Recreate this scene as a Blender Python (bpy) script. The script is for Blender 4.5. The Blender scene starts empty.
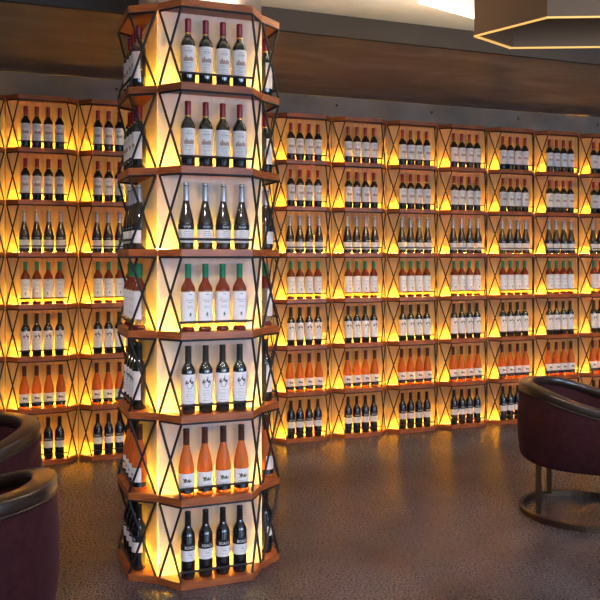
import bpy, bmesh, math, random
from mathutils import Vector, Matrix
random.seed(7)
PI = math.pi
S = bpy.context.scene
COL = S.collection

# ------------------------------------------------------------------ settings
S.view_settings.view_transform = 'Standard'
S.view_settings.look = 'None'
S.view_settings.exposure = 0.0
S.view_settings.gamma = 1.0
S.view_settings.use_curve_mapping = False
S.cycles.use_denoising = True
S.cycles.use_light_tree = True
S.cycles.max_bounces = 8
S.cycles.diffuse_bounces = 4
S.cycles.glossy_bounces = 4
S.cycles.transmission_bounces = 6
S.cycles.sample_clamp_indirect = 0.0
S.cycles.caustics_reflective = False
S.cycles.caustics_refractive = False

# ------------------------------------------------------------------ materials
def mat(name, color, rough=0.5, metal=0.0, spec=0.5, coat=0.0, trans=0.0, ior=1.45, emit=None, estr=0.0):
    m = bpy.data.materials.new(name)
    m.use_nodes = True
    b = m.node_tree.nodes['Principled BSDF']
    b.inputs['Base Color'].default_value = (*color, 1)
    b.inputs['Roughness'].default_value = rough
    b.inputs['Metallic'].default_value = metal
    b.inputs['Specular IOR Level'].default_value = spec
    b.inputs['Coat Weight'].default_value = coat
    b.inputs['Transmission Weight'].default_value = trans
    b.inputs['IOR'].default_value = ior
    if emit:
        b.inputs['Emission Color'].default_value = (*emit, 1)
        b.inputs['Emission Strength'].default_value = estr
    return m

def noise_color(m, stops, scale=(1, 1, 1), nscale=5.0, detail=6.0, bump=0.0, coords='Object', rough_rng=None, distortion=0.0):
    nt = m.node_tree
    n, l = nt.nodes, nt.links
    b = n['Principled BSDF']
    tc = n.new('ShaderNodeTexCoord')
    mp = n.new('ShaderNodeMapping')
    mp.inputs['Scale'].default_value = scale
    l.new(tc.outputs[coords], mp.inputs['Vector'])
    nz = n.new('ShaderNodeTexNoise')
    nz.inputs['Scale'].default_value = nscale
    nz.inputs['Detail'].default_value = detail
    nz.inputs['Distortion'].default_value = distortion
    l.new(mp.outputs['Vector'], nz.inputs['Vector'])
    cr = n.new('ShaderNodeValToRGB')
    while len(cr.color_ramp.elements) < len(stops):
        cr.color_ramp.elements.new(0.5)
    for e, (p, c) in zip(cr.color_ramp.elements, stops):
        e.position = p
        e.color = (*c, 1)
    l.new(nz.outputs['Fac'], cr.inputs['Fac'])
    l.new(cr.outputs['Color'], b.inputs['Base Color'])
    if bump:
        bp = n.new('ShaderNodeBump')
        bp.inputs['Strength'].default_value = bump
        bp.inputs['Distance'].default_value = 0.01
        l.new(nz.outputs['Fac'], bp.inputs['Height'])
        l.new(bp.outputs['Normal'], b.inputs['Normal'])
    if rough_rng:
        mr = n.new('ShaderNodeMapRange')
        mr.inputs['To Min'].default_value = rough_rng[0]
        mr.inputs['To Max'].default_value = rough_rng[1]
        l.new(nz.outputs['Fac'], mr.inputs['Value'])
        l.new(mr.outputs['Result'], b.inputs['Roughness'])
    return m, nz, cr, mp

M = {}
M['wood'] = noise_color(mat('shelf_wood', (.4, .16, .05), .38), [(.3, (.22, .050, .014)), (.55, (.40, .110, .028)), (.75, (.50, .16, .042))],
                        scale=(3, 3, 40), nscale=3, detail=8)[0]
M['panel'] = noise_color(mat('panel_veneer', (.8, .7, .6), .55), [(.3, (.52, .39, .22)), (.7, (.68, .53, .32))],
                         scale=(9, 9, .6), nscale=4, detail=6)[0]
M['colpanel'] = noise_color(mat('pale_panel', (.8, .75, .7), .5), [(.3, (.74, .67, .60)), (.7, (.82, .76, .70))],
                            scale=(9, 9, .6), nscale=4, detail=6)[0]
def translucent(m, share):
    nt = m.node_tree; n, l = nt.nodes, nt.links
    b = n['Principled BSDF']; out = n['Material Output']
    t = n.new('ShaderNodeBsdfTranslucent'); mx = n.new('ShaderNodeMixShader'); mx.inputs['Fac'].default_value = share
    src = b.inputs['Base Color'].links[0].from_socket
    l.new(src, t.inputs['Color'])
    l.new(b.outputs['BSDF'], mx.inputs[1]); l.new(t.outputs['BSDF'], mx.inputs[2]); l.new(mx.outputs['Shader'], out.inputs['Surface'])
translucent(M['panel'], .6); translucent(M['colpanel'], .32)
M['whitebox'] = mat('white_light_box', (.52, .50, .45), .7)
M['black'] = mat('black_metal', (.012, .010, .010), .45, 0.0, .4)
M['led'] = mat('led_strip', (1, .8, .4), .5, emit=(1, .69, .062), estr=355.0)
M['concrete'] = noise_color(mat('concrete', (.2, .18, .16), .8), [(.3, (.17, .128, .095)), (.7, (.28, .215, .165))], nscale=3, detail=9, bump=.15)[0]
M['soffit'] = noise_color(mat('soffit_plaster', (.25, .2, .15), .7), [(.32, (.20, .150, .130)), (.55, (.27, .21, .18)), (.72, (.40, .31, .265))],
                          scale=(1, 2.0, 1), nscale=1.5, detail=11, distortion=.9)[0]
M['fascia'] = mat('dark_fascia', (.034, .026, .022), .7)
M['cream'] = noise_color(mat('cream_plaster', (.8, .74, .63), .85), [(.3, (.74, .68, .57)), (.7, (.82, .76, .66))], nscale=6, detail=6)[0]
M['plainwall'] = noise_color(mat('brown_plaster', (.2, .16, .13), .85), [(.3, (.15, .12, .10)), (.7, (.20, .165, .14))], nscale=3, detail=6)[0]

# terrazzo floor
def floor_mat():
    m, nz, cr, mp = noise_color(mat('polished_floor', (.1, .08, .07), .3),
        [(.30, (.038, .029, .029)), (.5, (.072, .058, .058)), (.72, (.118, .098, .100))], nscale=2.2, detail=12, coords='Object')
    nt = m.node_tree; n, l = nt.nodes, nt.links; b = n['Principled BSDF']
    tc = n.new('ShaderNodeTexCoord')
    fine = n.new('ShaderNodeTexNoise'); fine.inputs['Scale'].default_value = 85; fine.inputs['Detail'].default_value = 5
    l.new(tc.outputs['Object'], fine.inputs['Vector'])
    r1 = n.new('ShaderNodeValToRGB')
    r1.color_ramp.elements[0].position = .35; r1.color_ramp.elements[0].color = (.58, .58, .58, 1)
    r1.color_ramp.elements[1].position = .7; r1.color_ramp.elements[1].color = (1.5, 1.5, 1.52, 1)
    l.new(fine.outputs['Fac'], r1.inputs['Fac'])
    mx = n.new('ShaderNodeMixRGB'); mx.blend_type = 'MULTIPLY'; mx.inputs['Fac'].default_value = 1
    l.new(cr.outputs['Color'], mx.inputs['Color1']); l.new(r1.outputs['Color'], mx.inputs['Color2'])
    vo = n.new('ShaderNodeTexVoronoi'); vo.inputs['Scale'].default_value = 42
    l.new(tc.outputs['Object'], vo.inputs['Vector'])
    vr = n.new('ShaderNodeValToRGB')
    vr.color_ramp.elements[0].position = .10; vr.color_ramp.elements[0].color = (1, 1, 1, 1)
    vr.color_ramp.elements[1].position = .17; vr.color_ramp.elements[1].color = (0, 0, 0, 1)
    l.new(vo.outputs['Distance'], vr.inputs['Fac'])
    sp = n.new('ShaderNodeSeparateColor'); l.new(vo.outputs['Color'], sp.inputs['Color'])
    gt = n.new('ShaderNodeMath'); gt.operation = 'GREATER_THAN'; gt.inputs[1].default_value = .62
    l.new(sp.outputs['Red'], gt.inputs[0])
    mu = n.new('ShaderNodeMath'); mu.operation = 'MULTIPLY'
    l.new(vr.outputs['Color'], mu.inputs[0]); l.new(gt.outputs['Value'], mu.inputs[1])
    m2 = n.new('ShaderNodeMixRGB'); m2.inputs['Color2'].default_value = (.26, .22, .21, 1)
    l.new(mu.outputs['Value'], m2.inputs['Fac']); l.new(mx.outputs['Color'], m2.inputs['Color1'])
    l.new(m2.outputs['Color'], b.inputs['Base Color'])
    rr = n.new('ShaderNodeMapRange'); rr.inputs['To Min'].default_value = .16; rr.inputs['To Max'].default_value = .40
    l.new(fine.outputs['Fac'], rr.inputs['Value']); l.new(rr.outputs['Result'], b.inputs['Roughness'])
    bp = n.new('ShaderNodeBump'); bp.inputs['Strength'].default_value = .12; bp.inputs['Distance'].default_value = .004
    l.new(fine.outputs['Fac'], bp.inputs['Height']); l.new(bp.outputs['Normal'], b.inputs['Normal'])
    return m
M['floor'] = floor_mat()

M['darkglass'] = mat('dark_green_glass', (.012, .014, .010), .07, 0, 1.0, coat=.8)
M['blackglass'] = mat('near_black_glass', (.008, .007, .008), .07, 0, 1.0, coat=.6)
M['amberglass'] = mat('smoky_amber_glass', (.045, .028, .014), .07, 0, 1.0, coat=.8)
M['rosebrown'] = mat('rose_brown_wine_glass', (.27, .050, .020), .08, coat=.5, trans=.3, ior=1.2)
M['orangewine'] = mat('orange_wine_glass', (.86, .22, .045), .08, trans=.45, ior=1.2)
M['clearbase'] = mat('clear_glass_foot', (.92, .80, .5), .08, trans=.8, ior=1.15)
M['redbase'] = mat('dark_red_glass_foot', (.13, .012, .008), .1)
M['capred'] = mat('red_foil', (.27, .007, .010), .34)
M['capgreen'] = mat('green_foil', (.022, .20, .095), .3)
M['capsilver'] = mat('silver_foil', (.50, .50, .50), .32, .6)
M['capbrown'] = mat('brown_foil', (.07, .020, .012), .4)
M['capolive'] = mat('olive_black_foil', (.028, .030, .020), .35)
M['capblack'] = mat('black_foil', (.015, .012, .010), .35)
M['paper'] = mat('label_paper', (.88, .84, .80), .7)
M['creampaper'] = mat('cream_label_paper', (.86, .80, .73), .7)
M['blackpaper'] = mat('black_label_paper', (.010, .009, .010), .5)
M['inkgrey'] = mat('grey_ink', (.28, .25, .25), .8)
M['inkdark'] = mat('dark_ink', (.055, .045, .045), .8)
M['inkcrest'] = mat('crest_ink', (.12, .095, .09), .8)
M['inkbrown'] = mat('brown_ink', (.44, .30, .24), .8)
M['inkgreen'] = mat('olive_ink', (.12, .12, .055), .8)
M['inkwhite'] = mat('white_ink', (.85, .84, .82), .6)
M['gold'] = mat('gold_foil', (.8, .5, .15), .25, .9)

M['velvet'] = noise_color(mat('burgundy_velvet', (.05, .016, .02), .75), [(.3, (.030, .0065, .007)), (.7, (.050, .011, .012))], nscale=30, detail=4, bump=.05)[0]
M['velvet'].node_tree.nodes['Principled BSDF'].inputs['Specular IOR Level'].default_value = .15
M['velvet'].node_tree.nodes['Principled BSDF'].inputs['Sheen Weight'].default_value = .12
M['velvet'].node_tree.nodes['Principled BSDF'].inputs['Specular IOR Level'].default_value = .15
M['velvet'].node_tree.nodes['Principled BSDF'].inputs['Sheen Tint'].default_value = (.6, .3, .35, 1)
M['leather'] = mat('dark_brown_leather', (.032, .017, .010), .30, 0, .7, coat=.4)
M['bronze'] = mat('dark_bronze', (.10, .06, .035), .36, .8)
M['brass'] = mat('brushed_bronze', (.24, .14, .075), .45, .55)
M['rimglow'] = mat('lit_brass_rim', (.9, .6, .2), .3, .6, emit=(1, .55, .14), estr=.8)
M['shade'] = mat('white_lit_shade', (.95, .9, .82), .6, emit=(1, .88, .72), estr=.75)
M['glasspane'] = mat('window_glass', (1, 1, 1), .02, trans=1.0, ior=1.02)
M['frame'] = mat('window_frame', (.05, .045, .04), .5)

# ------------------------------------------------------------------ mesh helpers
class MB:
    def __init__(s): s.bm = bmesh.new(); s.mi = 0
    def faces(s, vs, fs, smooth=False):
        v = [s.bm.verts.new(p) for p in vs]
        for f in fs:
            try:
                q = s.bm.faces.new([v[i] for i in f]); q.material_index = s.mi; q.smooth = smooth
            except ValueError: pass
    def box(s, x0, x1, y0, y1, z0, z1):
        vs = [(x, y, z) for x in (x0, x1) for y in (y0, y1) for z in (z0, z1)]
        s.faces(vs, [(0, 1, 3, 2), (4, 6, 7, 5), (0, 4, 5, 1), (2, 3, 7, 6), (0, 2, 6, 4), (1, 5, 7, 3)])
    def prism(s, poly, z0, z1):
        n = len(poly)
        vs = [(x, y, z0) for x, y in poly] + [(x, y, z1) for x, y in poly]
        s.faces(vs, [tuple(range(n))[::-1], tuple(range(n, 2 * n))] + [(i, (i + 1) % n, n + (i + 1) % n, n + i) for i in range(n)])
    def rod(s, a, b, r, seg=8, smooth=True):
        a, b = Vector(a), Vector(b); d = (b - a).normalized()
        u = d.cross(Vector((0, 0, 1)) if abs(d.z) < .9 else Vector((1, 0, 0))).normalized(); w = d.cross(u)
        vs = []
        for p in (a, b):
            for i in range(seg):
                t = 2 * PI * i / seg; vs.append(p + u * (r * math.cos(t)) + w * (r * math.sin(t)))
        s.faces(vs, [(i, (i + 1) % seg, seg + (i + 1) % seg, seg + i) for i in range(seg)], smooth)
        s.faces(vs[:seg], [tuple(range(seg))[::-1]]); s.faces(vs[seg:], [tuple(range(seg))])
    def lathe(s, prof, seg=24, mats=None):
        n = len(prof); rings = []
        for r, z in prof:
            if r < 1e-6: rings.append([s.bm.verts.new((0, 0, z))])
            else: rings.append([s.bm.verts.new((r * math.cos(2 * PI * i / seg), r * math.sin(2 * PI * i / seg), z)) for i in range(seg)])
        for k in range(n - 1):
            A, B = rings[k], rings[k + 1]
            for i in range(seg):
                j = (i + 1) % seg
                q = [A[i % len(A)], A[j % len(A)], B[j % len(B)], B[i % len(B)]]
                u = []
                for v in q:
                    if v not in u: u.append(v)
                if len(u) < 3: continue
                f = s.bm.faces.new(u); f.smooth = True; f.material_index = mats[k] if mats else s.mi
    def loft(s, rings, closed_ring=True, caps=True, smooth=True):
        R = [[s.bm.verts.new(p) for p in r] for r in rings]; n = len(R[0])
        for A, B in zip(R, R[1:]):
            for i in range(n if closed_ring else n - 1):
                j = (i + 1) % n
                f = s.bm.faces.new((A[i], A[j], B[j], B[i])); f.smooth = smooth; f.material_index = s.mi
        if caps:
            for r in (R[0][::-1], R[-1]):
                f = s.bm.faces.new(r); f.material_index = s.mi
    def mesh(s, name, mats):
        bmesh.ops.recalc_face_normals(s.bm, faces=s.bm.faces)
        me = bpy.data.meshes.new(name); s.bm.to_mesh(me); s.bm.free()
        for m in (mats if isinstance(mats, (list, tuple)) else [mats]): me.materials.append(m)
        return me

def link(name, me, parent=None):
    o = bpy.data.objects.new(name, me); COL.objects.link(o)
    if parent: o.parent = parent
    return o
def thing(name, label, cat, loc=(0, 0, 0), rz=0.0, group=None):
    o = bpy.data.objects.new(name, None); COL.objects.link(o)
    o.empty_display_size = .05
    o.location = loc; o.rotation_euler = (0, 0, rz); o['label'] = label; o['category'] = cat
    if group: o['group'] = group
    return o
def structure(name, me, loc=(0, 0, 0)):
    o = link(name, me); o.location = loc; o['kind'] = 'structure'; return o
def bevel(o, w, seg=2):
    b = o.modifiers.new('bevel', 'BEVEL'); b.width = w; b.segments = seg; b.limit_method = 'ANGLE'; return o

# ------------------------------------------------------------------ layout numbers
CAMZ = 1.5563
YW = 6.4278            # rack plane of the back wall
YAW = 0.3684
PITCH = 0.39
TH = 0.033
def ztop(k): return 0.035 + (7 - k) * PITCH          # k=0 uppermost shelf, 7 lowest
CY, SY = math.cos(YAW), math.sin(YAW)
def cam2w(lat, dep): return (dep * SY + lat * CY, dep * CY - lat * SY)

SOFZ = CAMZ + 1.402
UPZ = CAMZ + 1.533
FASY = 4.69
X0, X1, YB = -4.2, 10.2, -3.6

# ------------------------------------------------------------------ room shell
m = MB(); m.box(X0, X1, YB, YW + .3, -.1, 0); structure('floor', m.mesh('floor', M['floor']))
m = MB(); m.box(X0, X1, YW + .062, YW + .3, 0, UPZ + .1)
wb = structure('wall_back', m.mesh('wall_back', M['concrete']))
m = MB(); m.box(X0 - .2, X0, YB - .2, YW + .3, -.1, UPZ + .1); structure('wall_left', m.mesh('wall_left', M['plainwall']))
m = MB(); m.box(X1, X1 + .2, YB - .2, YW + .3, -.1, UPZ + .1); structure('wall_right', m.mesh('wall_right', M['plainwall']))
m = MB(); m.box(X0, X1, YB - .2, FASY, UPZ, UPZ + .1); structure('ceiling', m.mesh('ceiling', M['cream']))
m = MB(); m.box(X0, X1, FASY + .03, YW + .062, SOFZ, UPZ + .1); structure('ceiling_soffit', m.mesh('ceiling_soffit', M['soffit']))
m = MB(); m.box(X0, X1, FASY, FASY + .03, SOFZ - .004, UPZ - .001); structure('trim_1', m.mesh('trim_1', M['fascia']))
# front wall behind the camera with three tall windows
wins = [(-2.6, -.4), (1.2, 4.2), (5.4, 8.6)]
m = MB()
ed = [X0] + [v for w in wins for v in w] + [X1]
for i in range(0, len(ed), 2): m.box(ed[i], ed[i + 1], YB - .2, YB, -.1, UPZ)
for a, b in wins:
    m.box(a, b, YB - .2, YB, -.1, .5); m.box(a, b, YB - .2, YB, 2.75, UPZ)
structure('wall_front', m.mesh('wall_front', M['plainwall']))
for i, (a, b) in enumerate(wins):
    m = MB(); w = .05
    m.box(a, a + w, YB - .14, YB - .06, .5, 2.75); m.box(b - w, b, YB - .14, YB - .06, .5, 2.75)
    m.box(a + w, b - w, YB - .14, YB - .06, .5, .5 + w); m.box(a + w, b - w, YB - .14, YB - .06, 2.7, 2.75)
    c = (a + b) / 2; m.box(c - .025, c + .025, YB - .14, YB - .06, .55, 2.7)
    wo = structure('window_%d' % (i + 1), m.mesh('window_frame', M['frame']))
    m = MB(); m.box(a + w, b - w, YB - .104, YB - .098, .55, 2.7)
    link('pane', m.mesh('pane', M['glasspane']), wo)
# formwork tie holes in the bare concrete above the racks
m = MB()
for i in range(14):
    for dz in (2.885,):
        m.rod((X0 + .4 + i * .95, YW + .0605, dz), (X0 + .4 + i * .95, YW + .063, dz), .012, 12)
link('tie_hole', m.mesh('tie_hole', M['fascia']), wb)

# ------------------------------------------------------------------ the racks
def rack_meshes(W, wf, d, panel, r, t_rail):
    a = (W - wf) / 2; R = {}
    e = .0015
    m = MB(); m.prism([(e, -.0005), (a, -d), (W - a, -d), (W - e, -.0005), (W - .062, .0585), (.062, .0585)], -TH, 0); R['shelf'] = m.mesh('shelf', M['wood'])
    H = PITCH - TH
    i = .010
    def bpt(t, side, z):                      # point on the splayed side, t=0 at the wall corner, 1 at the front
        x = i + (a - i + .001) * t; y = -.006 - (d - .010) * t
        return (x if side == 0 else W - x, y, z)
    for s in (0, 1):
        m = MB()
        m.rod(bpt(0, s, H - .006), bpt(1, s, .002), r)
        m.rod(bpt(1, s, H - .006), bpt(0, s, .002), r)
        R['brace%d' % s] = m.mesh('cross_brace', M['black'])
    m = MB()
    t = t_rail; z = .046
    m.rod(bpt(t, 0, z), bpt(t, 1, z), r)
    R['rail'] = m.mesh('guard_rail', M['black'])
    m = MB()
    z = H - .0045
    for p, q in ((bpt(0, 0, z), bpt(1, 0, z)), (bpt(1, 0, z), bpt(1, 1, z)), (bpt(1, 1, z), bpt(0, 1, z))): m.rod(p, q, r)
    R['rim'] = m.mesh('top_frame', M['black'])
    z0, z1 = .0008, H - .0008
    m = MB(); m.prism([(.0052, .0008), (W - .0052, .0008), (W - .0085, .0042), (.0085, .0042)], z0, z1); R['panel'] = m.mesh('back_panel', panel)
    m = MB(); m.prism([(.062, .0535), (W - .062, .0535), (W - .062, .0575), (.062, .0575)], z0, z1); R['plate'] = m.mesh('light_box', M['whitebox'])
    m = MB(); m.box(.050, W - .050, .0375, .0465, .0008, .0090); R['led'] = m.mesh('light_strip', M['led'])
    return R
WC, WFC, DC = .5264, .348, .1217
WW, WFW, DW = .5295, .350, .0960
RC = rack_meshes(WC, WFC, DC, M['colpanel'], .0060, .93)
RW = rack_meshes(WW, WFW, DW, M['panel'], .0052, .985)
def make_rack(R, name, label, group, loc, rz):
    t = thing(name, label, 'wine rack', loc, rz, group)
    for k in range(8):
        o = link('shelf', R['shelf'], t); o.location = (0, 0, ztop(k))
        if k:
            for key, nm in (('brace0', 'cross_brace'), ('brace1', 'cross_brace'), ('rail', 'guard_rail'), ('rim', 'top_frame'), ('led', 'light_strip'), ('panel', 'back_panel'), ('plate', 'light_box')):
                o = link(nm, R[key], t); o.location = (0, 0, ztop(k))
    return t

# ------------------------------------------------------------------ bottles
def lbl(r, z0, z1, half, mb, off=.0006, seg=14):
    vs = []; fs = []
    for i in range(seg + 1):
        p = -half + 2 * half * i / seg
        for rr in (r + off, r - .0004):
            vs += [(rr * math.sin(p), -rr * math.cos(p), z0), (rr * math.sin(p), -rr * math.cos(p), z1)]
    for i in range(seg):
        o, q = 4 * i, 4 * (i + 1)
        fs += [(o, q, q + 1, o + 1), (o + 2, o + 3, q + 3, q + 2), (o, o + 2, q + 2, q), (o + 1, q + 1, q + 3, o + 3)]
    fs += [(0, 1, 3, 2), (4 * seg, 4 * seg + 2, 4 * seg + 3, 4 * seg + 1)]
    mb.faces(vs, fs, False)
def wrap(pts, r, off=.0011): return [(( r + off) * math.sin(x / r), -(r + off) * math.cos(x / r), z) for x, z in pts]
def patch(mb, pts, r, off=.0011): mb.faces(wrap(pts, r, off), [tuple(range(len(pts)))])
def bar(mb, x0, x1, z0, z1, r, off=.0011, seg=4):
    for i in range(seg):
        a = x0 + (x1 - x0) * i / seg; b = x0 + (x1 - x0) * (i + 1) / seg
        patch(mb, [(a, z0), (b, z0), (b, z1), (a, z1)], r, off)
def textline(mb, x0, x1, z, h, r, rnd, off=.0011):           # a row of small word-like dashes
    x = x0
    while x < x1 - .001:
        w = min(rnd.uniform(.0022, .0055), x1 - x); bar(mb, x, x + w, z - h / 2, z + h / 2, r, off, 1); x += w + .0011
def disc(mb, cx, cz, rx, rz, r, off=.0011, n=12, a0=0, a1=2 * PI): patch(mb, [(cx + rx * math.cos(a0 + (a1 - a0) * i / n), cz + rz * math.sin(a0 + (a1 - a0) * i / n)) for i in range(n)], r, off)
def stroke(mb, pts, w, r, off=.0011):
    for (xa, za), (xb, zb) in zip(pts, pts[1:]):
        dx, dz = xb - xa, zb - za; L = math.hypot(dx, dz) or 1; nx, nz = -dz / L * w / 2, dx / L * w / 2
        patch(mb, [(xa - nx, za - nz), (xb - nx, zb - nz), (xb + nx, zb + nz), (xa + nx, za + nz)], r, off)
def text_on(word, width, height, r, zc, mat_, off=.0011):
    cu = bpy.data.curves.new('lettering', 'FONT'); cu.body = word; cu.align_x = 'CENTER'; cu.align_y = 'CENTER'; cu.resolution_u = 3
    o = bpy.data.objects.new('lettering', cu); COL.objects.link(o)
    dg = bpy.context.evaluated_depsgraph_get()
    me = bpy.data.meshes.new_from_object(o.evaluated_get(dg))
    bpy.data.objects.remove(o)
    xs = [v.co.x for v in me.vertices]; ys = [v.co.y for v in me.vertices]
    cx, cy = (min(xs) + max(xs)) / 2, (min(ys) + max(ys)) / 2
    sx, sy = width / (max(xs) - min(xs)), height / (max(ys) - min(ys))
    for v in me.vertices:
        x = (v.co.x - cx) * sx; z = (v.co.y - cy) * sy + zc
        v.co = Vector(((r + off) * math.sin(x / r), -(r + off) * math.cos(x / r), z))
    me.materials.clear(); me.materials.append(mat_)
    return me

BOT = {}       # kind -> list of (name, mesh, [sub-parts])
def body(prof, mats, idx=None):
    m = MB(); m.lathe(prof, 28, idx); return m.mesh('glass_body', mats)
def cap(r0, r1, z0, z1, mt):
    m = MB(); m.lathe([(r0, z0), (r0 + .0004, z0 + .002), (r1 + .0002, z1 - .012), (r1 + .0008, z1 - .011), (r1 + .0008, z1 - .002), (r1 - .001, z1), (0, z1)], 20)
    return m.mesh('capsule', mt)
rnd = random.Random(3)
# A: red capsule, tall cream label with a country house
r = .0345
A = [('glass_body', body([(0, .002), (.028, 0), (.032, .002), (r, .006), (r, .190), (.0325, .200), (.029, .211), (.022, .222), (.0165, .231), (.0140, .242), (.0135, .305), (0, .306)], M['darkglass']), [])]
A.append(('capsule', cap(.0145, .0142, .245, .312, M['capred']), []))
m = MB(); m.lathe([(.0146, .236), (.0152, .238), (.0148, .245), (.0140, .2455)], 20); A.append(('neck_band', m.mesh('neck_band', M['gold']), []))
m = MB(); lbl(r, .049, .180, 1.75, m); LA = m.mesh('label', M['creampaper'])
m = MB()
for z, w, h in ((.166, .011, .0025), (.155, .017, .004), (.147, .015, .0016), (.097, .019, .0022), (.090, .014, .0018), (.079, .018, .0022), (.071, .012, .0018), (.061, .016, .0018)): textline(m, -w, w, z, h, r, rnd)
PA = m.mesh('lettering', M['inkgrey'])
m = MB()
bar(m, -.024, .024, .1045, .117, r); bar(m, -.016, -.008, .114, .121, r); bar(m, .004, .017, .114, .120, r); bar(m, -.007, .003, .114, .118, r)
patch(m, [(-.018, .120), (-.006, .120), (-.012, .134)], r); patch(m, [(.003, .120), (.018, .120), (.014, .126), (.007, .126)], r); patch(m, [(-.007, .118), (.003, .118), (-.002, .124)], r)
for x in (-.021, .020): disc(m, x, .118, .003, .006, r)
HA = m.mesh('house_drawing', M['inkbrown'])
A.append(('label', LA, [('lettering', PA), ('house_drawing', HA)]))
BOT['A'] = A
# B: sloping shoulders, silver capsule, black band over a cream label
r = .0370
B = [('glass_body', body([(0, .002), (.031, 0), (.035, .002), (r, .007), (r, .118), (.0362, .132), (.033, .150), (.028, .172), (.022, .196), (.0165, .220), (.0135, .240), (.0130, .308), (0, .309)], M['amberglass']), [])]
B.append(('capsule', cap(.0150, .0128, .228, .315, M['capsilver']), []))
m = MB(); lbl(r, .0925, .1185, 1.75, m); bl = m.mesh('label_band', M['blackpaper'])
B.append(('label_band', bl, [('lettering', text_on('GAJA', .036, .011, r, .1045, M['inkwhite']))]))
m = MB(); lbl(r, .030, .092, 1.75, m); LB = m.mesh('label', M['creampaper'])
m = MB()
for z, w, h in ((.083, .014, .003), (.074, .019, .002), (.065, .016, .002), (.056, .019, .002)): textline(m, -w, w, z, h, r, rnd)
B.append(('label', LB, [('lettering', m.mesh('lettering', M['inkgrey']))]))
BOT['B'] = B
# C: green capsule, rose brown wine, white label down to a clear foot
r = .0345
C = [('glass_body', body([(0, .003), (.022, .001), (.030, .0015), (.0325, .006), (.0315, .014), (.024, .020), (.024, .0215), (r, .027), (r, .050), (r, .190), (.0335, .203), (.0305, .214), (.024, .226), (.018, .236), (.0145, .248), (.0138, .312), (0, .313)],
     [M['rosebrown'], M['clearbase'], M['redbase']], [2, 2, 2, 2, 2, 2, 1, 1, 1, 0, 0, 0, 0, 0, 0, 0]), [])]
C.append(('capsule', cap(.0148, .0145, .253, .320, M['capgreen']), []))
m = MB(); lbl(r, .050, .186, 1.75, m); LC = m.mesh('label', M['paper'])
m = MB()
for z, w, h in ((.176, .008, .004), (.147, .022, .0022), (.139, .012, .003), (.120, .013, .0022), (.112, .016, .0018), (.068, .006, .0018)): textline(m, -w, w, z, h, r, rnd)
bar(m, -.022, .022, .152, .1526, r)
pc = m.mesh('lettering', M['inkgrey'])
m = MB(); disc(m, 0, .083, .0045, .005, r); patch(m, [(-.006, .078), (.006, .078), (.004, .074), (-.004, .074)], r); patch(m, [(-.002, .087), (.002, .087), (0, .094)], r)
C.append(('label', LC, [('lettering', pc), ('emblem', m.mesh('emblem', M['inkgreen']))]))
BOT['C'] = C
# D: dark bottle, olive capsule, white label with a crest
r = .0340
D = [('glass_body', body([(0, .002), (.028, 0), (.032, .002), (r, .006), (r, .194), (.033, .206), (.029, .218), (.022, .230), (.0165, .240), (.0142, .252), (.0138, .312), (0, .313)], M['darkglass']), [])]
D.append(('capsule', cap(.0152, .0145, .240, .320, M['capolive']), []))
m = MB(); lbl(r, .049, .188, 1.75, m); LD = m.mesh('label', M['paper'])
m = MB()
for z, w, h in ((.108, .013, .0022), (.096, .016, .002), (.087, .017, .002), (.075, .012, .0018), (.062, .017, .002)): textline(m, -w, w, z, h, r, rnd)
pd = m.mesh('lettering', M['inkgrey'])
m = MB()
patch(m, [(-.012, .147), (.014, .147), (.014, .132), (.009, .123), (.001, .118), (-.007, .123), (-.012, .132)], r, .0010)
disc(m, -.011, .150, .007, .007, r); disc(m, .012, .149, .006, .008, r); disc(m, .003, .157, .005, .007, r)
stroke(m, [(-.016, .138), (-.019, .148), (-.016, .158), (-.010, .162)], .003, r); stroke(m, [(.017, .135), (.020, .146), (.016, .157)], .003, r)
stroke(m, [(.002, .160), (.004, .170), (.008, .176)], .0025, r); stroke(m, [(.004, .163), (.010, .168)], .002, r)
cd = m.mesh('crest', M['inkcrest'])
m = MB(); disc(m, .001, .148, .0035, .0035, r, .0017); stroke(m, [(-.008, .135), (0, .125), (.010, .136)], .0025, r, .0017); disc(m, -.010, .152, .002, .002, r, .0017); disc(m, .011, .142, .0022, .003, r, .0017)
D.append(('label', LD, [('lettering', pd), ('crest', cd), ('crest_highlight', m.mesh('crest_highlight', M['paper']))]))
BOT['D'] = D
# E: orange wine with sloping shoulders and brown capsule
r = .0370
E_ = [('glass_body', body([(0, .003), (.030, 0), (.035, .002), (.0368, .007), (r, .019), (r, .042), (r, .120), (.0362, .138), (.033, .160), (.028, .186), (.021, .212), (.0165, .230), (.0142, .246), (.0138, .312), (0, .313)],
      [M['orangewine'], M['blackglass']], [0, 0, 0, 0, 1, 0, 0, 0, 0, 0, 0, 0, 0, 0]), [])]
E_.append(('capsule', cap(.0152, .0148, .243, .318, M['capbrown']), []))
m = MB(); lbl(r, .043, .112, 1.75, m); LE = m.mesh('label', M['paper'])
m = MB(); sq = []
for i in range(40):
    t = i / 39; sq.append((-.019 + .040 * t, .080 + .010 * math.sin(t * 19 + .6) * (1 - .45 * t)))
stroke(m, sq, .0032, r); stroke(m, [(-.020, .070), (-.004, .073), (.012, .071), (.022, .076)], .0025, r)
disc(m, -.008, .083, .006, .008, r); disc(m, .008, .079, .006, .006, r)
ge = m.mesh('script_emblem', M['inkgreen'])
m = MB(); textline(m, -.022, .022, .056, .0022, r, rnd); textline(m, -.012, .012, .050, .0016, r, rnd)
E_.append(('label', LE, [('script_emblem', ge), ('lettering', m.mesh('lettering', M['inkgrey']))]))
BOT['E'] = E_
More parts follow.
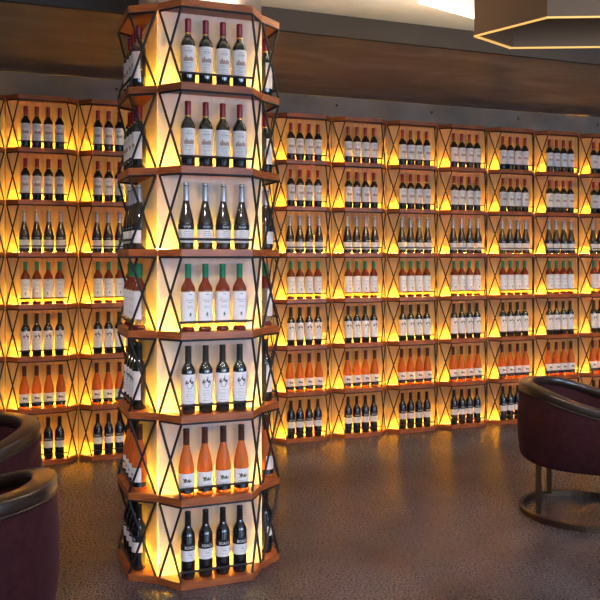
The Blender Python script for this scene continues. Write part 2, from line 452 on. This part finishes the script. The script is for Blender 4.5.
# F: near black bottle, black band with white capitals over a white label
r = .0342
F = [('glass_body', body([(0, .002), (.027, 0), (.031, .002), (.0325, .008), (r, .020), (r, .195), (.0325, .207), (.029, .219), (.022, .231), (.0170, .241), (.0145, .254), (.0132, .308), (0, .309)], M['blackglass']), [])]
F.append(('capsule', cap(.0152, .0138, .246, .315, M['capblack']), []))
m = MB(); lbl(r, .1385, .170, 1.75, m); fb = m.mesh('label_band', M['blackpaper'])
F.append(('label_band', fb, [('lettering', text_on('BOACA', .052, .013, r, .153, M['inkwhite']))]))
m = MB(); lbl(r, .089, .138, 1.75, m); LF = m.mesh('label', M['paper'])
m = MB()
for z, w, h in ((.128, .017, .0016), (.118, .009, .0042), (.105, .012, .0016)): textline(m, -w, w, z, h, r, rnd)
bar(m, .010, .017, .095, .098, r, seg=1)
F.append(('label', LF, [('lettering', m.mesh('lettering', M['inkgrey']))]))
BOT['F'] = F

KIND = {1: ('A', 'red-capped cream-label bottle'), 2: ('A', 'red-capped cream-label bottle'), 3: ('B', 'silver-capped black-band bottle'), 4: ('C', 'green-capped rose bottle'),
        5: ('D', 'dark crest-label bottle'), 6: ('E', 'brown-capped orange wine bottle'), 7: ('F', 'near-black white-label bottle')}
TIER = {1: 'top tier', 2: 'second tier down', 3: 'third tier down', 4: 'middle tier', 5: 'third tier up', 6: 'second tier up', 7: 'bottom tier'}
GRP = {'A': 'red-capped wine bottles', 'B': 'silver-capped wine bottles', 'C': 'green-capped wine bottles', 'D': 'crest-label wine bottles', 'E': 'orange wine bottles', 'F': 'near-black wine bottles'}
NTH = ['leftmost', 'second from left', 'second from right', 'rightmost']
PROTO = {}
def bottle(kind, label, loc, rz):
    src = PROTO.get(kind)
    if src is None:
        t = thing({'A': 'red_wine_bottle', 'D': 'red_wine_bottle', 'F': 'red_wine_bottle', 'B': 'wine_bottle', 'C': 'rose_wine_bottle', 'E': 'rose_wine_bottle'}[kind], label, 'bottle', loc, rz, GRP[kind])
        for nm, me, subs in BOT[kind]:
            p = link(nm, me, t)
            for sn, sm in subs: link(sn, sm, p)
        PROTO[kind] = t
        return t
    t = src.copy(); COL.objects.link(t); t['label'] = label; t.location = loc; t.rotation_euler = (0, 0, rz)
    for ch in src.children:
        c = ch.copy(); COL.objects.link(c); c.parent = t
        for g in ch.children:
            d = g.copy(); COL.objects.link(d); d.parent = c
    return t
def fill(loc, rz, W, yb, sp, where):
    c, s = math.cos(rz), math.sin(rz)
    jr = random.Random(len(where) * 7 + ord(where[0]))
    for k in range(1, 8):
        kd, nm = KIND[k]
        for i in range(4):
            x = W / 2 - .001 + (i - 1.5) * sp * (1.07 if kd in 'BE' else 1.0) + jr.uniform(-.001, .001); y = -yb + jr.uniform(-.001, .001)
            bottle(kd, '%s %s, %s, %s' % (NTH[i], nm, TIER[k], where), (loc[0] + c * x - s * y, loc[1] + s * x + c * y, ztop(k) + .0004), rz + jr.uniform(-.16, .16))

# column
CX, CYY = .7528, 3.8367
m = MB(); q = .0605
m.box(CX + q, CX + WC - q, CYY + q, CYY + WC - q, 0, ztop(0) - .002)
m.box(CX + .004, CX + WC - .004, CYY + .004, CYY + WC - .004, ztop(0) + .0005, UPZ - .0005)
structure('structural_column', m.mesh('structural_column', M['concrete']))
faces = [('front', (CX, CYY, 0), 0.0, "column's front face"), ('left', (CX, CYY + WC, 0), -PI / 2, "column's left face"), ('right', (CX + WC, CYY, 0), PI / 2, "column's right face")]
desc = {'front': 'lit wooden bottle rack wrapping the front face of the column', 'left': 'lit wooden bottle rack on the left face of the column', 'right': 'lit wooden bottle rack on the right face of the column'}
for nm, loc, rz, where in faces:
    make_rack(RC, 'wine_rack', desc[nm], 'racks around the column', loc, rz)
    fill(loc, rz, WC, .062, .085, where)
make_rack(RC, 'wine_rack', 'bottle rack on the hidden rear face of the column', 'racks around the column', (CX + WC, CYY + WC, 0), PI)

# wall bays
XW = .1229
BAY = {-1: 'bay cut by left picture edge', 0: 'wall bay above left armchairs', 1: 'wall bay just left of column', 2: 'wall bay fully behind column', 3: 'bay behind column edge'}
ORD = ['first', 'second', 'third', 'fourth', 'fifth', 'sixth', 'seventh', 'eighth']
for k in range(4, 12): BAY[k] = '%s wall bay right of column' % ORD[k - 4]
for k in range(-1, 12):
    loc = (XW + k * WW, YW, 0)
    make_rack(RW, 'wine_rack', 'backlit wooden bottle rack, ' + BAY[k], 'racks along the back wall', loc, 0)
    fill(loc, 0, WW, .0440, .082, BAY[k])

# ------------------------------------------------------------------ armchairs
def chair(label, loc, rz):
    t = thing('tub_armchair', label, 'armchair', loc, rz, 'tub armchairs')
    R = .385; arm = .26
    # path of the tub wall seen from above: arm end -> back -> arm end
    path = []
    n1, n2 = 6, 32
    for i in range(n1): path.append((arm * (1 - i / n1), R, 0, 1, 0.0 + 0))
    for i in range(n2 + 1):
        a = PI / 2 + PI * i / n2
        path.append((R * math.cos(a), R * math.sin(a), math.cos(a), math.sin(a), 0))
    for i in range(1, n1 + 1): path.append((arm * i / n1, -R, 0, -1, 0))
    def hgt(x): # top of the wall: high at the back, dipping along the arms
        u = (x + R) / (R + arm); u = max(0, min(1, u)); s = u * u * (3 - 2 * u)
        return .795 - .115 * s
    def ring(x, y, nx, ny, prof): return [(x + nx * o, y + ny * o, z) for o, z in prof]
    tk = .075
    shell = []; rim = []; pipe = []
    def rr(o, z, rad, n=6): return [(o + rad * math.cos(2 * PI * i / n), z + rad * math.sin(2 * PI * i / n)) for i in range(n)]
    for x, y, nx, ny, _ in path:
        h = hgt(x)
        zl = .335
        shell.append(ring(x, y, nx, ny, [(-.050, zl), (-.012, zl + .004), (0.0, zl + .03), (.012, .47), (.012, .60), (.002, h - .058), (-.006, h - .050), (-tk + .006, h - .050), (-tk, h - .062), (-tk, .40)]))
        rim.append(ring(x, y, nx, ny, [(.003, h - .046), (.004, h - .034), (.004, h - .010), (.000, h - .003), (-.008, h), (-tk + .006, h), (-tk - .002, h - .003), (-tk - .006, h - .010), (-tk - .006, h - .046), (-tk + .006, h - .048), (-.004, h - .048)]))
        pipe.append(ring(x, y, nx, ny, rr(.002, h - .050, .0045)))
    m = MB(); m.loft(shell); bevel(link('shell', m.mesh('shell', M['velvet']), t), .008, 2)
    m = MB(); m.loft(rim); link('rim_band', m.mesh('rim_band', M['leather']), t)
    m = MB(); m.loft(pipe); link('piping', m.mesh('piping', M['leather']), t)
    # seat cushion and base plate
    def D_out(Ri, fx, n=24):
        p = [(Ri * math.cos(PI / 2 + PI * i / n), Ri * math.sin(PI / 2 + PI * i / n)) for i in range(n + 1)]
        return p + [(fx, -Ri), (fx + .02, -Ri + .04), (fx + .02, Ri - .04), (fx, Ri)]
    m = MB(); m.prism(D_out(R - tk - .004, arm + .01), .40, .47); bevel(link('seat_cushion', m.mesh('seat_cushion', M['velvet']), t), .03, 4)
    m = MB(); m.prism(D_out(R - .03, arm - .02), .322, .399); bevel(link('seat_base', m.mesh('seat_base', M['velvet']), t), .01, 2)
    # oval floor ring and four posts
    rings = []
    cxr, ax, ay = .0, .385, .375
    N = 56
    vs = []
    m = MB(); 
    prof = [(0, 0), (0, .034), (-.022, .034), (-.022, 0)]
    for i in range(N + 1):
        a = 2 * PI * i / N
        ca, sa = math.cos(a), math.sin(a)
        rings.append([(cxr + (ax + o) * ca, (ay + o) * sa, z) for o, z in prof])
    m.loft(rings, True, False, False)
    bmesh.ops.remove_doubles(m.bm, verts=m.bm.verts, dist=1e-5)
    link('base_ring', m.mesh('base_ring', M['bronze']), t)
    for sx in (-1, 1):
        for sy in (-1, 1):
            x, y = sx * .240, sy * .222
            m = MB(); m.box(x - .015, x + .015, y - .015, y + .015, .030, .326)
            o = link('post', m.mesh('post', M['bronze']), t)
    return t
x, y = cam2w(1.735, 4.93); chair('burgundy tub armchair at right picture edge, facing right', (x, y, 0), math.radians(-46))
x, y = cam2w(-1.575, 3.64); chair('burgundy tub armchair at far left, partly behind the nearer armchair', (x, y, 0), math.radians(199))
x, y = cam2w(-1.232, 2.755); chair('nearest burgundy tub armchair, lower left corner of the picture', (x, y, 0), math.radians(146))

# ------------------------------------------------------------------ pendants
def pendant(name, label, pts, z0, h, wall, cable):
    cx = sum(p[0] for p in pts) / len(pts); cy = sum(p[1] for p in pts) / len(pts)
    t = thing(name, label, 'lamp', (cx, cy, z0))
    P = [(x - cx, y - cy) for x, y in pts]
    n = len(P)
    def inset(k): return [(x * k, y * k) for x, y in P]
    m = MB()
    I = inset(.97)
    vs = [(x, y, 0.012) for x, y in P] + [(x, y, h) for x, y in P] + [(x, y, .012) for x, y in I] + [(x, y, h - .02) for x, y in I]
    fs = [tuple(range(n, 2 * n)), tuple(range(3 * n, 4 * n))[::-1]]
    for i in range(n):
        j = (i + 1) % n
        fs += [(i, j, n + j, n + i), (2 * n + j, 2 * n + i, 3 * n + i, 3 * n + j), (j, i, 2 * n + i, 2 * n + j)]
    m.faces(vs, fs)
    link('shade', m.mesh('shade', wall), t)
    m = MB()
    J = inset(.988); K = inset(1.003)
    vs = [(x, y, .004) for x, y in K] + [(x, y, .0115) for x, y in K] + [(x, y, .004) for x, y in J] + [(x, y, .012) for x, y in J]
    fs = []
    for i in range(n):
        j = (i + 1) % n
        fs += [(i, j, n + j, n + i), (2 * n + j, 2 * n + i, 3 * n + i, 3 * n + j), (j, i, 2 * n + i, 2 * n + j), (n + i, n + j, 3 * n + j, 3 * n + i)]
    m.faces(vs, fs); link('rim', m.mesh('rim', M['rimglow'] if wall is not M['shade'] else M['shade']), t)
    if cable:
        for sx in (-1, 1):
            m = MB(); m.rod((sx * .3 * CY, -sx * .3 * SY, h - .002), (sx * .3 * CY, -sx * .3 * SY, UPZ - z0 - .0005), .004); link('cable', m.mesh('cable', M['black']), t)
    return t
hb = 1.0
def hx(h, lst): return [cam2w(a * h, b * h) for a, b in lst]
pendant('pendant_lamp', 'brown bronze hexagonal pendant lamp with glowing gold rim under the ceiling',
        hx(hb, [(.794, 3.69), (1.012, 3.90), (1.95, 3.86), (2.17, 3.62), (1.95, 3.36), (1.038, 3.40)]), CAMZ + hb, .36, M['brass'], True)
hw = 1.3
pts = hx(hw, [(.468, 3.20), (.73, 3.40), (1.2, 3.38), (1.42, 3.14), (1.2, 2.9), (.73, 2.95)])
wp = pendant('ceiling_lamp', 'white glowing ceiling lamp above the bronze pendant', pts, CAMZ + hw, .219, M['shade'], False)
cx, cy = wp.location.x, wp.location.y
m = MB(); m.prism([((x - cx) * .945, (y - cy) * .945) for x, y in pts], .004, .010); link('diffuser', m.mesh('diffuser', M['shade']), wp)

# ------------------------------------------------------------------ light
def area(name, loc, rot, sx, sy, power, color, spread=PI):
    l = bpy.data.lights.new(name, 'AREA'); l.shape = 'RECTANGLE'; l.size = sx; l.size_y = sy; l.energy = power; l.color = color; l.spread = spread
    o = bpy.data.objects.new(name, l); COL.objects.link(o); o.location = loc; o.rotation_euler = rot; return o
for i, ((a, b), pw) in enumerate(zip(wins, (90, 215, 215))):
    area('window_daylight', ((a + b) / 2, YB + .02, 1.62), (PI / 2, 0, 0), b - a - .1, 2.1, pw, (.55, .71, 1.0))

def spot(name, loc, tgt, power, color, size, blend=1.0):
    l = bpy.data.lights.new(name, 'SPOT'); l.energy = power; l.color = color; l.spot_size = math.radians(size); l.spot_blend = blend; l.shadow_soft_size = .11
    o = bpy.data.objects.new(name, l); COL.objects.link(o); o.location = loc
    o.rotation_euler = (Vector(tgt) - Vector(loc)).to_track_quat('-Z', 'Y').to_euler(); return o
for i in range(7):      # recessed downlights along the soffit edge, washing the lower half of the racks
    x = -1.2 + i * 1.25
    spot('wall_downlight', (x, 4.25, UPZ - .02), (x + .1, 6.35, .6), 150, (1, .68, .36), 56)
for x, y, tx, ty in ((.2, 1.6, .8, 3.8), (2.0, 1.8, 1.9, 3.6), (3.6, 2.2, 3.2, 4.0)):
    spot('room_spot', (x, y, UPZ - .02), (tx, ty, .3), 150, (1, .86, .92), 66)
spot('room_spot', (-.9, 3.0, UPZ - .02), (.7, 4.1, .8), 130, (1, .86, .78), 60)  # added spot with no known fixture, brightens the column's left face
for i in range(5):      # added area lights without fixtures, brightening the cream ceiling
    area('ceiling_fill', (.9 + i * .75, 3.85, 2.80), (PI, 0, 0), .5, .12, 9.0, (1, .85, .66))

w = bpy.data.worlds.new('World'); S.world = w; w.use_nodes = True
w.node_tree.nodes['Background'].inputs['Color'].default_value = (.55, .65, .85, 1)
w.node_tree.nodes['Background'].inputs['Strength'].default_value = .6

# ------------------------------------------------------------------ camera
cd_ = bpy.data.cameras.new('camera'); cam = bpy.data.objects.new('camera', cd_); COL.objects.link(cam)
cam.location = (0, 0, CAMZ); cam.rotation_euler = (PI / 2, 0, -YAW)
cd_.sensor_width = 36; cd_.sensor_fit = 'HORIZONTAL'; cd_.lens = 809.36 / 600 * 36
cd_.shift_y = -(300 - 257.29) / 600
cd_.clip_start = .05
S.camera = cam
